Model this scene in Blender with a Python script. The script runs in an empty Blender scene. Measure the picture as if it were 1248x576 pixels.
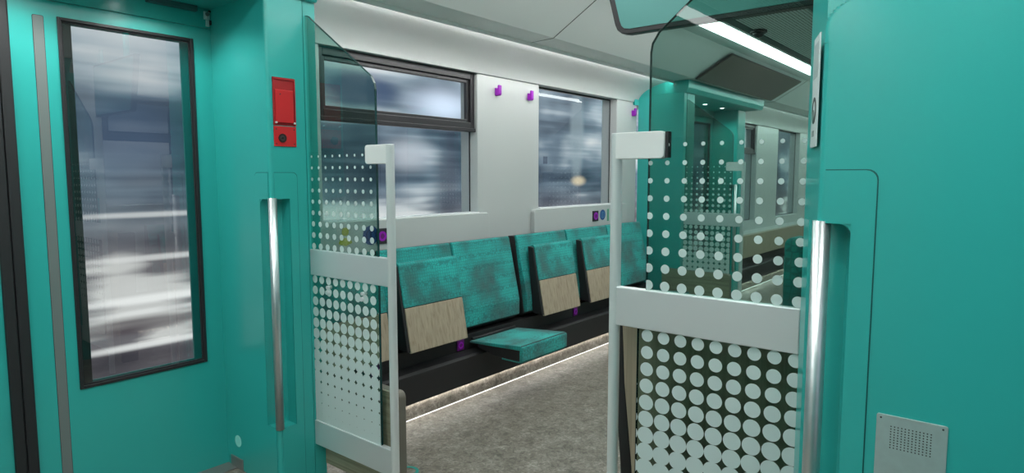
import bpy, bmesh, math, random
from mathutils import Vector, Matrix
random.seed(3)
PI = math.pi
C = bpy.context.scene.collection
S = bpy.context.scene

# ---------------------------------------------------------------- camera
CAMH = 1.3
F_PX = 783.0
pitch = math.atan(73/F_PX); yaw = math.radians(39.05)
F0 = Vector((math.cos(yaw), math.sin(yaw), 0)); RT = Vector((math.sin(yaw), -math.cos(yaw), 0)); UZ = Vector((0, 0, 1))
FW = F0*math.cos(pitch) - UZ*math.sin(pitch); UP = UZ*math.cos(pitch) + F0*math.sin(pitch)
cd = bpy.data.cameras.new('camera'); cam = bpy.data.objects.new('camera', cd); C.objects.link(cam)
cd.sensor_width = 36; cd.lens = F_PX/1248*36; cd.clip_start = 0.02; cd.clip_end = 200
M = Matrix((RT, UP, -FW)).transposed().to_4x4(); M.translation = (0, 0, CAMH)
cam.matrix_world = M
S.camera = cam

# ---------------------------------------------------------------- light levels
EXPOSURE = 0.70
CEIL_STRENGTH = 7.4      # ceiling light strips
COVE_STRENGTH = 26.0      # thin line along the wall top
FLOOR_LED = 18.0         # line along the skirting
DOWN_POWER = 5.5         # vestibule downlights, W
WORLD_STRENGTH = 0.6
S.view_settings.view_transform = 'Standard'; S.view_settings.look = 'None'
S.view_settings.exposure = EXPOSURE; S.view_settings.gamma = 1
S.view_settings.use_curve_mapping = False
S.cycles.transparent_max_bounces = 24
S.cycles.max_bounces = 10

# ---------------------------------------------------------------- world: countryside and buildings rushing by
W = bpy.data.worlds.new('world'); S.world = W; W.use_nodes = True
nt = W.node_tree; nt.nodes.clear()
def nd(t, **k):
    n = nt.nodes.new(t)
    for a, b in k.items(): setattr(n, a, b)
    return n
def mth(op, a, b=None, c=None):
    n = nd('ShaderNodeMath', operation=op)
    for i, v in enumerate((a, b, c)):
        if v is None: continue
        if isinstance(v, (int, float)): n.inputs[i].default_value = v
        else: nt.links.new(v, n.inputs[i])
    return n.outputs[0]
def ramp(fac, stops, interp='LINEAR'):
    n = nd('ShaderNodeValToRGB'); r = n.color_ramp; r.interpolation = interp
    while len(r.elements) < len(stops): r.elements.new(0.5)
    for e, (p, c) in zip(r.elements, stops): e.position = p; e.color = (*c, 1)
    nt.links.new(fac, n.inputs[0]); return n.outputs[0]
def mixc(f, a, b, bt='MIX'):
    n = nd('ShaderNodeMix', data_type='RGBA', blend_type=bt)
    if isinstance(f, (int, float)): n.inputs[0].default_value = f
    else: nt.links.new(f, n.inputs[0])
    for s, v in ((6, a), (7, b)):
        if isinstance(v, tuple): n.inputs[s].default_value = (*v, 1)
        else: nt.links.new(v, n.inputs[s])
    return n.outputs[2]
def noise(x, y, z, scale, detail=3, rough=0.5, dist=0.0):
    c = nd('ShaderNodeCombineXYZ')
    for i, v in enumerate((x, y, z)):
        if isinstance(v, (int, float)): c.inputs[i].default_value = v
        else: nt.links.new(v, c.inputs[i])
    n = nd('ShaderNodeTexNoise'); n.inputs['Scale'].default_value = scale
    n.inputs['Detail'].default_value = detail; n.inputs['Roughness'].default_value = rough
    n.inputs['Distortion'].default_value = dist
    nt.links.new(c.outputs[0], n.inputs['Vector']); return n.outputs[0]
tc = nd('ShaderNodeTexCoord'); sp = nd('ShaderNodeSeparateXYZ'); nt.links.new(tc.outputs['Generated'], sp.inputs[0])
ay = mth('MAXIMUM', mth('ABSOLUTE', sp.outputs[1]), 0.05)
q = mth('DIVIDE', sp.outputs[0], ay); p = mth('DIVIDE', sp.outputs[2], ay)
sg = mth('MULTIPLY', mth('SIGN', sp.outputs[1]), 3.7)
n1 = noise(mth('MULTIPLY', q, 0.8), mth('MULTIPLY', p, 5.0), sg, 2.6, 3, 0.55)
n2 = noise(mth('MULTIPLY', q, 2.6), mth('MULTIPLY', p, 3.4), mth('ADD', sg, 4.0), 1.8, 2, 0.5)
n3 = noise(mth('MULTIPLY', q, 0.5), mth('MULTIPLY', p, 26.0), sg, 2.0, 2, 0.6)
mixn = mth('ADD', mth('ADD', mth('MULTIPLY', n1, 0.45), mth('MULTIPLY', n2, 0.42)), mth('MULTIPLY', n3, 0.16))
upper = ramp(mixn, [(0.38, (0.03, 0.045, 0.07)), (0.46, (0.09, 0.13, 0.18)), (0.52, (0.20, 0.27, 0.34)), (0.58, (0.50, 0.58, 0.64)), (0.68, (1.0, 1.0, 1.0))])
lower = ramp(mixn, [(0.36, (0.05, 0.05, 0.065)), (0.46, (0.13, 0.12, 0.14)), (0.535, (0.24, 0.23, 0.25)), (0.58, (0.85, 0.85, 0.83)), (0.68, (0.95, 0.95, 0.93))])
fac = nd('ShaderNodeMapRange'); fac.inputs[1].default_value = -0.12; fac.inputs[2].default_value = -0.02
nt.links.new(p, fac.inputs[0])
col = mixc(fac.outputs[0], lower, upper)
# brighter open sky higher up
sk = nd('ShaderNodeMapRange'); sk.inputs[1].default_value = 0.10; sk.inputs[2].default_value = 0.45
nt.links.new(p, sk.inputs[0])
col = mixc(mth('MULTIPLY', sk.outputs[0], mth('MULTIPLY', n2, 1.15)), col, (0.75, 0.88, 1.0))
def blob(q0, p0, rq, rp, soft=0.6):
    a = mth('DIVIDE', mth('SUBTRACT', q, q0), rq); b = mth('DIVIDE', mth('SUBTRACT', p, p0), rp)
    d = mth('SQRT', mth('ADD', mth('MULTIPLY', a, a), mth('MULTIPLY', b, b)))
    n = nd('ShaderNodeMapRange'); n.interpolation_type = 'SMOOTHSTEP'; n.inputs[1].default_value = 1.0; n.inputs[2].default_value = 1.0-soft
    nt.links.new(d, n.inputs[0]); return mth('MULTIPLY', n.outputs[0], mth('GREATER_THAN', sp.outputs[1], 0.0))
col = mixc(mth('MULTIPLY', blob(0.78, 0.165, 0.13, 0.045), 0.85), col, (0.06, 0.10, 0.20))
col = mixc(mth('MULTIPLY', blob(1.00, 0.15, 0.15, 0.060, 0.95), 0.85), col, (1.0, 1.15, 1.4))
col = mixc(mth('MULTIPLY', blob(0.70, 0.110, 0.15, 0.014), 0.85), col, (1.0, 1.1, 1.25))
col = mixc(mth('MULTIPLY', blob(0.90, 0.045, 0.10, 0.05, 0.9), 0.7), col, (0.75, 0.80, 0.88))
col = mixc(mth('MULTIPLY', blob(1.01, 0.0, 0.06, 0.09, 0.8), 0.75), col, (0.09, 0.11, 0.15))
col = mixc(mth('MULTIPLY', blob(1.52, 0.12, 0.045, 0.17, 0.5), 0.55), col, (0.40, 0.50, 0.55))
col = mixc(mth('MULTIPLY', blob(1.53, -0.012, 0.050, 0.019, 0.8), 0.9), col, (0.85, 0.72, 0.50))  # warm blurred lamp reflection painted into the outside view
col = mixc(mth('MULTIPLY', blob(0.37, 0.06, 0.12, 0.09, 0.9), 0.7), col, (0.10, 0.16, 0.27))
for p0, rp, k in ((-0.178, 0.010, 0.9), (-0.196, 0.006, 0.6), (-0.245, 0.008, 0.8), (-0.118, 0.007, 0.6), (-0.055, 0.006, 0.5)):
    col = mixc(mth('MULTIPLY', blob(0.40, p0, 0.20, rp, 0.8), k), col, (1.3, 1.3, 1.28))
col = mixc(mth('MULTIPLY', blob(0.36, -0.215, 0.16, 0.016, 0.6), 0.7), col, (0.10, 0.075, 0.09))
bg = nd('ShaderNodeBackground'); nt.links.new(col, bg.inputs[0]); bg.inputs[1].default_value = WORLD_STRENGTH
wo = nd('ShaderNodeOutputWorld'); nt.links.new(bg.outputs[0], wo.inputs[0])

# ---------------------------------------------------------------- materials
def new_mat(name):
    global nt
    m = bpy.data.materials.new(name); m.use_nodes = True; nt = m.node_tree
    return m, nt.nodes['Principled BSDF'], nt.nodes['Material Output']
def pmat(name, col, rough=0.5, metal=0.0, coat=0.0, bump=0.0, bscale=200, var=0.0):
    m, b, o = new_mat(name)
    b.inputs['Base Color'].default_value = (*col, 1); b.inputs['Roughness'].default_value = rough
    b.inputs['Metallic'].default_value = metal; b.inputs['Coat Weight'].default_value = coat
    b.inputs['Coat Roughness'].default_value = 0.15
    if bump or var:
        t = nd('ShaderNodeTexCoord'); n = nd('ShaderNodeTexNoise'); n.inputs['Scale'].default_value = bscale
        n.inputs['Detail'].default_value = 3
        nt.links.new(t.outputs['Object'], n.inputs['Vector'])
        if bump:
            bp = nd('ShaderNodeBump'); bp.inputs['Strength'].default_value = bump; bp.inputs['Distance'].default_value = 0.001
            nt.links.new(n.outputs[0], bp.inputs['Height']); nt.links.new(bp.outputs[0], b.inputs['Normal'])
        if var:
            c2 = mixc(mth('MULTIPLY', n.outputs[0], 1.0), tuple(x*(1-var) for x in col), tuple(min(1, x*(1+var)) for x in col))
            nt.links.new(c2, b.inputs['Base Color'])
    return m
TEAL = (0.030, 0.42, 0.385)
teal = pmat('teal_paint', TEAL, 0.28, coat=0.3, bump=0.15, bscale=450)
teal_dark = pmat('teal_groove', (0.004, 0.11, 0.10), 0.6)
white = pmat('white_panel', (0.50, 0.52, 0.512), 0.38, bump=0.05, bscale=300)
ceil_m = pmat('ceiling_white', (0.84, 0.87, 0.855), 0.5)
seam_m = pmat('ceiling_seam', (0.12, 0.14, 0.135), 0.6)
black = pmat('black_plastic', (0.016, 0.015, 0.016), 0.5, bump=0.3, bscale=700)
rubber = pmat('black_rubber', (0.016, 0.017, 0.019), 0.6)
framem = pmat('dark_window_frame', (0.022, 0.019, 0.022), 0.35)
jambm = pmat('dark_jamb', (0.010, 0.20, 0.185), 0.4)
greystripe = pmat('grey_stripe', (0.17, 0.20, 0.195), 0.4)
steel = pmat('brushed_steel', (0.78, 0.81, 0.82), 0.42, metal=0.6, bump=0.1, bscale=900)
handle_m = pmat('satin_steel_handle', (0.66, 0.70, 0.71), 0.32, metal=0.9)
polem = pmat('satin_silver_paint', (0.76, 0.79, 0.785), 0.30, metal=0.35)
whitepl = pmat('white_plastic', (0.82, 0.83, 0.82), 0.35)
plate_m = pmat('aluminium_plate', (0.50, 0.62, 0.61), 0.42, metal=0.55, var=0.1, bscale=60)
purple = pmat('purple_plastic', (0.34, 0.006, 0.48), 0.4)
purple_d = pmat('purple_socket', (0.14, 0.006, 0.17), 0.45)
red = pmat('red_paint', (0.62, 0.018, 0.022), 0.38)
red_d = pmat('red_recess', (0.40, 0.010, 0.014), 0.5)
blue = pmat('blue_sticker', (0.02, 0.075, 0.25), 0.4)
blue_l = pmat('blue_sticker_light', (0.10, 0.25, 0.45), 0.4)
yellow = pmat('yellow_sticker', (0.45, 0.42, 0.02), 0.5)
green = pmat('green_sticker', (0.10, 0.32, 0.2), 0.5)
screw = pmat('dark_screw', (0.03, 0.035, 0.035), 0.4)
whitem = pmat('sign_white', (0.62, 0.68, 0.68), 0.45)
ringm = pmat('teal_floor_mark', (0.01, 0.30, 0.26), 0.6)
disc_m = pmat('mint_disc', (0.35, 0.88, 0.80), 0.3)
tealedge = pmat('glass_edge', (0.006, 0.045, 0.045), 0.2)
kick = pmat('steel_kick', (0.30, 0.30, 0.29), 0.4, metal=0.6)
grille_m = pmat('ceiling_grille', (0.20, 0.24, 0.235), 0.6)

def emat(name, col, s):
    m, b, o = new_mat(name); nt.nodes.remove(b)
    e = nd('ShaderNodeEmission'); e.inputs[0].default_value = (*col, 1); e.inputs[1].default_value = s
    nt.links.new(e.outputs[0], o.inputs[0]); return m
em_ceil = emat('ceiling_light_emit', (0.95, 1.0, 0.98), CEIL_STRENGTH)
em_cove = emat('cove_light_emit', (1.0, 1.0, 0.98), COVE_STRENGTH)
em_floor = emat('floor_light_emit', (1.0, 0.97, 0.93), FLOOR_LED)
em_line = emat('cove_line_emit', (1, 1, 0.98), 1.6)
em_floor2 = emat('floor_line_emit', (1.0, 0.97, 0.93), 1.2)
em_down = emat('downlight_emit', (1.0, 1.0, 0.98), 14.0)

def glass_mat(name, tint, ior=1.45, rough=0.0):
    m, b, o = new_mat(name); nt.nodes.remove(b)
    t = nd('ShaderNodeBsdfTransparent'); t.inputs[0].default_value = (*tint, 1)
    g = nd('ShaderNodeBsdfGlossy'); g.inputs['Roughness'].default_value = rough
    f = nd('ShaderNodeFresnel'); f.inputs[0].default_value = ior
    gm = nd('ShaderNodeNewGeometry')
    mx = nd('ShaderNodeMixShader'); nt.links.new(mth('MULTIPLY', f.outputs[0], mth('SUBTRACT', 1.0, gm.outputs['Backfacing'])), mx.inputs[0])
    nt.links.new(t.outputs[0], mx.inputs[1]); nt.links.new(g.outputs[0], mx.inputs[2]); nt.links.new(mx.outputs[0], o.inputs[0])
    return m
part_glass = glass_mat('tinted_partition_glass', (0.60, 0.735, 0.70))
clear_glass = glass_mat('window_glass', (0.92, 0.94, 0.94))
door_glass = glass_mat('door_window_glass', (0.84, 0.86, 0.86), 2.05)

def dots_mat():
    """white dots on a square grid, growing towards the floor until only small diamonds stay clear"""
    m, b, o = new_mat('dot_film')
    g = nd('ShaderNodeTexCoord'); s = nd('ShaderNodeSeparateXYZ'); nt.links.new(g.outputs['Object'], s.inputs[0])
    PY, PZ = 0.0477, 0.0465
    def cell(v, off, P):
        a = mth('DIVIDE', mth('SUBTRACT', v, off), P)
        r = mth('ROUND', a)
        return mth('MULTIPLY', mth('SUBTRACT', a, r), P), r
    dy, _ = cell(s.outputs[1], 0.0, PY)
    dz, rz = cell(s.outputs[2], 1.382, PZ)
    d = mth('SQRT', mth('ADD', mth('MULTIPLY', dy, dy), mth('MULTIPLY', dz, dz)))
    dep = mth('MULTIPLY', rz, -PZ)
    rad = mth('ADD', mth('ADD', 0.0053, mth('MULTIPLY', dep, 0.0195)), mth('MULTIPLY', mth('MULTIPLY', dep, dep), 0.0048))
    mask = mth('MULTIPLY', mth('LESS_THAN', d, rad), mth('GREATER_THAN', dep, -0.01))
    b.inputs['Base Color'].default_value = (0.74, 0.85, 0.835, 1); b.inputs['Roughness'].default_value = 0.5
    tl = nd('ShaderNodeBsdfTranslucent'); tl.inputs[0].default_value = (0.6, 0.72, 0.7, 1)
    m2 = nd('ShaderNodeMixShader'); m2.inputs[0].default_value = 0.25
    nt.links.new(b.outputs[0], m2.inputs[1]); nt.links.new(tl.outputs[0], m2.inputs[2])
    t = nd('ShaderNodeBsdfTransparent'); mx = nd('ShaderNodeMixShader'); nt.links.new(mask, mx.inputs[0])
    nt.links.new(t.outputs[0], mx.inputs[1]); nt.links.new(m2.outputs[0], mx.inputs[2]); nt.links.new(mx.outputs[0], o.inputs[0])
    return m
dotm = dots_mat()

def perf_mat():
    m, b, o = new_mat('perforated_ceiling')
    g = nd('ShaderNodeTexCoord'); s = nd('ShaderNodeSeparateXYZ'); nt.links.new(g.outputs['Object'], s.inputs[0])
    P = 0.022
    def c(v):
        a = mth('DIVIDE', v, P); return mth('MULTIPLY', mth('SUBTRACT', a, mth('ROUND', a)), P)
    dx, dy = c(s.outputs[0]), c(s.outputs[1])
    d = mth('SQRT', mth('ADD', mth('MULTIPLY', dx, dx), mth('MULTIPLY', dy, dy)))
    nt.links.new(mixc(mth('LESS_THAN', d, 0.0060), (0.86, 0.90, 0.88), (0.07, 0.08, 0.08)), b.inputs['Base Color'])
    b.inputs['Roughness'].default_value = 0.6
    return m
perfm = perf_mat()

def fabric_mat():
    m, b, o = new_mat('teal_seat_fabric')
    g = nd('ShaderNodeTexCoord'); mp = nd('ShaderNodeMapping'); nt.links.new(g.outputs['Object'], mp.inputs[0])
    v = nd('ShaderNodeTexVoronoi'); v.feature = 'DISTANCE_TO_EDGE'; v.inputs['Scale'].default_value = 58; v.inputs['Randomness'].default_value = 0.35
    nt.links.new(mp.outputs[0], v.inputs['Vector'])
    n = nd('ShaderNodeTexNoise'); n.inputs['Scale'].default_value = 4.2; n.inputs['Detail'].default_value = 4; nt.links.new(mp.outputs[0], n.inputs['Vector'])
    n5 = nd('ShaderNodeTexNoise'); n5.inputs['Scale'].default_value = 90; n5.inputs['Detail'].default_value = 2; nt.links.new(mp.outputs[0], n5.inputs['Vector'])
    base = ramp(n.outputs[0], [(0.36, (0.055, 0.13, 0.13)), (0.45, (0.03, 0.22, 0.205)), (0.53, (0.012, 0.36, 0.33)), (0.66, (0.015, 0.52, 0.48))])
    base = mixc(mth('MULTIPLY', n5.outputs[0], 0.35), base, (0.03, 0.18, 0.17))
    edge = mth('LESS_THAN', v.outputs['Distance'], 0.075)
    cl = mixc(mth('MULTIPLY', edge, 0.5), base, (0.012, 0.10, 0.10))
    nt.links.new(cl, b.inputs['Base Color']); b.inputs['Roughness'].default_value = 0.9
    b.inputs['Sheen Weight'].default_value = 0.15
    bp = nd('ShaderNodeBump'); bp.inputs['Strength'].default_value = 0.3; bp.inputs['Distance'].default_value = 0.002
    nt.links.new(v.outputs['Distance'], bp.inputs['Height']); nt.links.new(bp.outputs[0], b.inputs['Normal'])
    return m
fabric = fabric_mat()

def wood_mat(name, c1, c2, axis=2):
    m, b, o = new_mat(name)
    g = nd('ShaderNodeTexCoord'); mp = nd('ShaderNodeMapping'); nt.links.new(g.outputs['Object'], mp.inputs[0])
    sc = [75, 75, 75]; sc[axis] = 2.5; mp.inputs['Scale'].default_value = sc
    n = nd('ShaderNodeTexNoise'); n.inputs['Scale'].default_value = 1.0; n.inputs['Detail'].default_value = 5; n.inputs['Distortion'].default_value = 0.6
    nt.links.new(mp.outputs[0], n.inputs['Vector'])
    nt.links.new(ramp(n.outputs[0], [(0.3, c2), (0.5, c1), (0.7, tuple(x*1.15 for x in c1))]), b.inputs['Base Color'])
    b.inputs['Roughness'].default_value = 0.45
    return m
wood = wood_mat('light_oak_laminate', (0.40, 0.325, 0.235), (0.30, 0.235, 0.16))
woodg = wood_mat('greyed_oak_laminate', (0.30, 0.29, 0.20), (0.19, 0.18, 0.12), axis=1)

def stone_mat():
    m, b, o = new_mat('speckled_stone_floor')
    g = nd('ShaderNodeTexCoord')
    a = nd('ShaderNodeTexNoise'); a.inputs['Distortion'].default_value = 1.2; a.inputs['Scale'].default_value = 42; a.inputs['Detail'].default_value = 6; a.inputs['Roughness'].default_value = 0.7
    c = nd('ShaderNodeTexNoise'); c.inputs['Scale'].default_value = 11; c.inputs['Detail'].default_value = 5; c.inputs['Roughness'].default_value = 0.6
    nt.links.new(g.outputs['Object'], a.inputs['Vector']); nt.links.new(g.outputs['Object'], c.inputs['Vector'])
    f = mth('ADD', mth('MULTIPLY', a.outputs[0], 0.66), mth('MULTIPLY', c.outputs[0], 0.34))
    nt.links.new(ramp(f, [(0.38, (0.085, 0.073, 0.058)), (0.47, (0.17, 0.150, 0.122)), (0.54, (0.24, 0.215, 0.18)), (0.64, (0.40, 0.365, 0.32))]), b.inputs['Base Color'])
    b.inputs['Roughness'].default_value = 0.42
    return m
stone = stone_mat()

def display_mat():
    m, b, o = new_mat('display_painted_reflection')
    b.inputs['Base Color'].default_value = (0.10, 0.29, 0.27, 1); b.inputs['Metallic'].default_value = 0.35; b.inputs['Roughness'].default_value = 0.32  # teal reflection of the doorway painted into the base colour
    return m
displaym = display_mat()
mirrorm = pmat('dark_ceiling_screen', (0.085, 0.078, 0.058), 0.3)

# ---------------------------------------------------------------- mesh helpers
class MB:
    def __init__(s): s.bm = bmesh.new()
    def box(s, x0, x1, y0, y1, z0, z1):
        x0, x1 = sorted((x0, x1)); y0, y1 = sorted((y0, y1)); z0, z1 = sorted((z0, z1))
        v = [s.bm.verts.new((x, y, z)) for x in (x0, x1) for y in (y0, y1) for z in (z0, z1)]
        for f in ((0, 1, 3, 2), (4, 6, 7, 5), (0, 4, 5, 1), (2, 3, 7, 6), (0, 2, 6, 4), (1, 5, 7, 3)): s.bm.faces.new([v[i] for i in f])
        return s
    def prism(s, pts, a0, a1, axis):
        """extrude a 2d outline. axis 'z': pts are (x,y); 'x': pts are (y,z); 'y': pts are (x,z)"""
        def mk(p, a): return {'z': (p[0], p[1], a), 'x': (a, p[0], p[1]), 'y': (p[0], a, p[1])}[axis]
        lo = [s.bm.verts.new(mk(p, a0)) for p in pts]; hi = [s.bm.verts.new(mk(p, a1)) for p in pts]
        n = len(pts)
        for i in range(n): s.bm.faces.new((lo[i], lo[(i+1) % n], hi[(i+1) % n], hi[i]))
        s.bm.faces.new(lo[::-1]); s.bm.faces.new(hi)
        return s
    def tube(s, p0, p1, r, n=20, r2=None):
        p0, p1 = Vector(p0), Vector(p1); d = (p1-p0).normalized()
        u = d.orthogonal().normalized(); w = d.cross(u); r2 = r if r2 is None else r2
        A = [s.bm.verts.new(p0+(u*math.cos(2*PI*i/n)+w*math.sin(2*PI*i/n))*r) for i in range(n)]
        B = [s.bm.verts.new(p1+(u*math.cos(2*PI*i/n)+w*math.sin(2*PI*i/n))*r2) for i in range(n)]
        for i in range(n): s.bm.faces.new((A[i], A[(i+1) % n], B[(i+1) % n], B[i])).smooth = True
        s.bm.faces.new(A[::-1]); s.bm.faces.new(B)
        return s
    def ring(s, c, axis, ri, ro, th, n=36, a0=0, a1=2*PI):
        c = Vector(c); d = Vector(axis).normalized(); u = d.orthogonal().normalized(); w = d.cross(u)
        full = abs(a1-a0-2*PI) < 1e-6; N = n if full else n+1; R = []
        for i in range(N):
            a = a0+(a1-a0)*i/n; e = u*math.cos(a)+w*math.sin(a)
            R.append([s.bm.verts.new(c+e*r+d*t) for r, t in ((ri, 0), (ro, 0), (ro, th), (ri, th))])
        for i in range(n):
            A, B = R[i], R[(i+1) % N]
            for k in range(4): s.bm.faces.new((A[k], A[(k+1) % 4], B[(k+1) % 4], B[k]))
        if not full: s.bm.faces.new(R[0]); s.bm.faces.new(R[-1][::-1])
        return s
    def build(s, name, mat, parent=None, bevel=0, seg=2, loc=None):
        bmesh.ops.recalc_face_normals(s.bm, faces=s.bm.faces)
        me = bpy.data.meshes.new(name); s.bm.to_mesh(me); s.bm.free()
        me.materials.append(mat)
        o = bpy.data.objects.new(name, me); C.objects.link(o)
        if loc is not None: o.location = loc
        if parent: o.parent = parent
        if bevel:
            b = o.modifiers.new('bevel', 'BEVEL'); b.width = bevel; b.segments = seg; b.limit_method = 'ANGLE'; b.angle_limit = math.radians(35)
            b.harden_normals = False
        return o
def tag(o, label=None, cat=None, group=None, kind=None):
    if label: o['label'] = label
    if cat: o['category'] = cat
    if group: o['group'] = group
    if kind: o['kind'] = kind
    return o
def empty(name, loc, label=None, cat=None, group=None, kind=None):
    o = bpy.data.objects.new(name, None); C.objects.link(o); o.location = loc; o.empty_display_size = 0.05
    return tag(o, label, cat, group, kind)
def copy_tree(o, parent=None):
    c = o.copy(); C.objects.link(c)
    if parent: c.parent = parent
    for ch in o.children: copy_tree(ch, c)
    return c
def rrect(a0, a1, b0, b1, r, n=5, corners=(1, 1, 1, 1)):
    """rounded rectangle outline; corners order: (a0,b0),(a1,b0),(a1,b1),(a0,b1)"""
    out = []
    for (ca, cb, st, on) in ((a0+r, b0+r, PI, corners[0]), (a1-r, b0+r, 1.5*PI, corners[1]), (a1-r, b1-r, 0, corners[2]), (a0+r, b1-r, 0.5*PI, corners[3])):
        if on:
            for i in range(n+1):
                a = st+0.5*PI*i/n; out.append((ca+r*math.cos(a), cb+r*math.sin(a)))
        else:
            out.append((a0 if ca < (a0+a1)/2 else a1, b0 if cb < (b0+b1)/2 else b1))
    return out

# ---------------------------------------------------------------- layout (metres; X along the car, Y across, Z up; camera stands at the origin)
MID = 1.345
YW = 2.786                 # left side wall / door plane
def mir(y): return 2*MID-y
X0, X1 = -2.2, 12.6        # ends of the modelled length of the car
PORTAL1, PORTAL2 = (-0.288, 1.56), (5.27, 7.12)
DOORC1, DOORC2 = 0.636, 6.195
HALF = 0.744               # half the door opening

# floor
f = MB().box(X0, X1, mir(2.95), 2.95, -0.06, 0).build('floor', stone); tag(f, kind='structure')
# ceiling: slopes, flat centre
def ceiling():
    pr = [(2.505, 2.118), (2.456, 2.118), (2.456, 2.096), (2.450, 2.096), (2.446, 2.116), (2.28, 2.122), (1.95, 2.315), (mir(1.95), 2.315), (mir(2.28), 2.122), (mir(2.446), 2.116), (mir(2.450), 2.096), (mir(2.456), 2.096), (mir(2.456), 2.118), (mir(2.505), 2.118), (mir(2.505), 2.40), (2.505, 2.40)]
    o = MB().prism(pr, X0, X1, 'x').build('ceiling', ceil_m); tag(o, kind='structure')
    for xs in (3.2, 7.4, 9.6):
        m = MB()
        for sgn in (0, 1):
            pts = [(2.48, 2.117), (2.28, 2.122), (1.95, 2.315)]
            if sgn: pts = [(mir(y), z) for y, z in pts]
            for (ya, za), (yb, zb) in zip(pts, pts[1:]):
                m.prism([(ya, za-0.002), (yb, zb-0.002), (yb, zb+0.004), (ya, za+0.004)], xs, xs+0.006, 'x')
        m.build('panel_joint', seam_m, o)
    return o
ceiling()

def bez(t, a, b, c, d): return tuple((1-t)**3*a[i]+3*t*(1-t)**2*b[i]+3*t*t*(1-t)*c[i]+t**3*d[i] for i in (0, 1))
COVE = [bez(k/22, (2.79, 1.956), (2.775, 2.045), (2.66, 2.085), (2.50, 2.116)) for k in range(23)]+[(2.500, 2.40), (2.95, 2.40), (2.95, 1.956)]
for nm, sgn in (('trim_1', 0), ('trim_2', 1)):
    pts = [(mir(y), z) for y, z in COVE] if sgn else COVE
    m = MB()
    for xa, xb in ((X0, -0.335), (1.607, 5.222), (7.168, X1)): m.prism(pts, xa, xb, 'x')
    o = m.build(nm, white); tag(o, kind='structure'); o.data.shade_smooth(); o.data.set_sharp_from_angle(angle=math.radians(30))
for sgn, where in ((0, 'left'), (1, 'right')):
    y = mir(2.458) if sgn else 2.458; y2 = mir(2.496) if sgn else 2.496
    for xa, xb, seg in ((1.62, 5.21, 'between the two doorways'), (7.16, X1, 'beyond the far doorway'), (X0, -0.3, 'behind the near doorway')):
        o = MB().box(xa, xb, y-0.001, y+0.001, 2.101, 2.116).build('cove_light', em_cove); MB().box(xa, xb, y2-0.0015, y2+0.0015, 2.1135, 2.118).build('light_line', em_line, o)
        tag(o, f'thin bright light line along the {where} ceiling edge {seg}', 'light', 'cove light lines')

# ceiling light strips, grilles, perforated panel
for sgn, where in ((0, 'left'), (1, 'right')):
    ya, yb = (1.665, 1.79); ga, gb = (1.575, 1.625)
    if sgn: ya, yb, ga, gb = mir(ya), mir(yb), mir(ga), mir(gb)
    t = empty('ceiling_light', (5, (ya+yb)/2, 2.31), f'long bright light strip in the ceiling on the {where} of the perforated panel', 'light', 'ceiling light strips')
    MB().box(X0-5, X1-5, -abs(yb-ya)/2, abs(yb-ya)/2, -0.014, 0.004).build('diffuser', em_ceil, t)
    m = MB()
    for yy in (-1, 1): m.box(X0-5, X1-5, yy*(abs(yb-ya)/2+0.006)-0.004, yy*(abs(yb-ya)/2+0.006)+0.004, -0.004, 0.004)
    m.build('frame', white, t)
    t2 = empty('ceiling_grille', (5, (ga+gb)/2, 2.31), f'dark slotted air grille along the ceiling beside the {where} light strip', 'grille', 'ceiling air grilles')
    m = MB()
    for k in (-0.022, -0.0075, 0.007, 0.0215): m.box(X0-5, X1-5, k-0.0035, k+0.0035, -0.010, 0.001)
    m.build('slats', grille_m, t2)
    MB().box(X0-5, X1-5, -0.025, 0.025, 0.001, 0.0045).build('backing', seam_m, t2)
o = MB().box(X0, X1, mir(1.56), 1.56, 2.303, 2.313).build('perforated_panel', perfm); tag(o, 'white perforated panel along the middle of the ceiling', 'ceiling panel')
t = empty('dome_camera', (4.60, 1.54, 2.303), 'small black dome camera under the ceiling beside the perforated panel', 'camera')
MB().tube((0, 0, 0.0), (0, 0, -0.018), 0.055, 28).build('base', black, t, 0.003)
m = MB(); bmesh.ops.create_uvsphere(m.bm, u_segments=24, v_segments=12, radius=0.038)
for v in m.bm.verts: v.co.z = min(v.co.z, 0.0)*0.85-0.018
for fc in m.bm.faces: fc.smooth = True
m.build('dome', framem, t)
# tilted dark screen on the sloping ceiling over the far doorway
def tilt_screen():
    a = Vector((0, 2.262, 2.115)); b = Vector((0, 1.955, 2.288)); nrm = Vector((0, -(b.z-a.z), (b.y-a.y))).normalized()
    if nrm.z > 0: nrm = -nrm
    th = nrm*0.012
    t = empty('ceiling_screen', (6.2, (a.y+b.y)/2, (a.z+b.z)/2), 'dark glossy screen tilted on the sloping ceiling above the far doorway', 'screen')
    c = Vector((6.2, (a.y+b.y)/2, (a.z+b.z)/2))
    def slab(x0, x1, k0, k1, off, mat, name):
        A = a+(b-a)*k0; B = a+(b-a)*k1
        m = MB(); vs = []
        for x in (x0, x1):
            for q_ in (A, B):
                for o_ in (nrm*off, nrm*off+th*0.5): vs.append(m.bm.verts.new(Vector((x, q_.y, q_.z))+o_-c))
        for f_ in ((0, 1, 3, 2), (4, 6, 7, 5), (0, 4, 5, 1), (2, 3, 7, 6), (0, 2, 6, 4), (1, 5, 7, 3)): m.bm.faces.new([vs[i] for i in f_])
        return m.build(name, mat, t)
    slab(5.22, 7.2, 0, 1, 0.0, framem, 'housing'); slab(5.235, 7.185, 0.02, 0.98, 0.006, mirrorm, 'glass_face')
tilt_screen()

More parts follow.
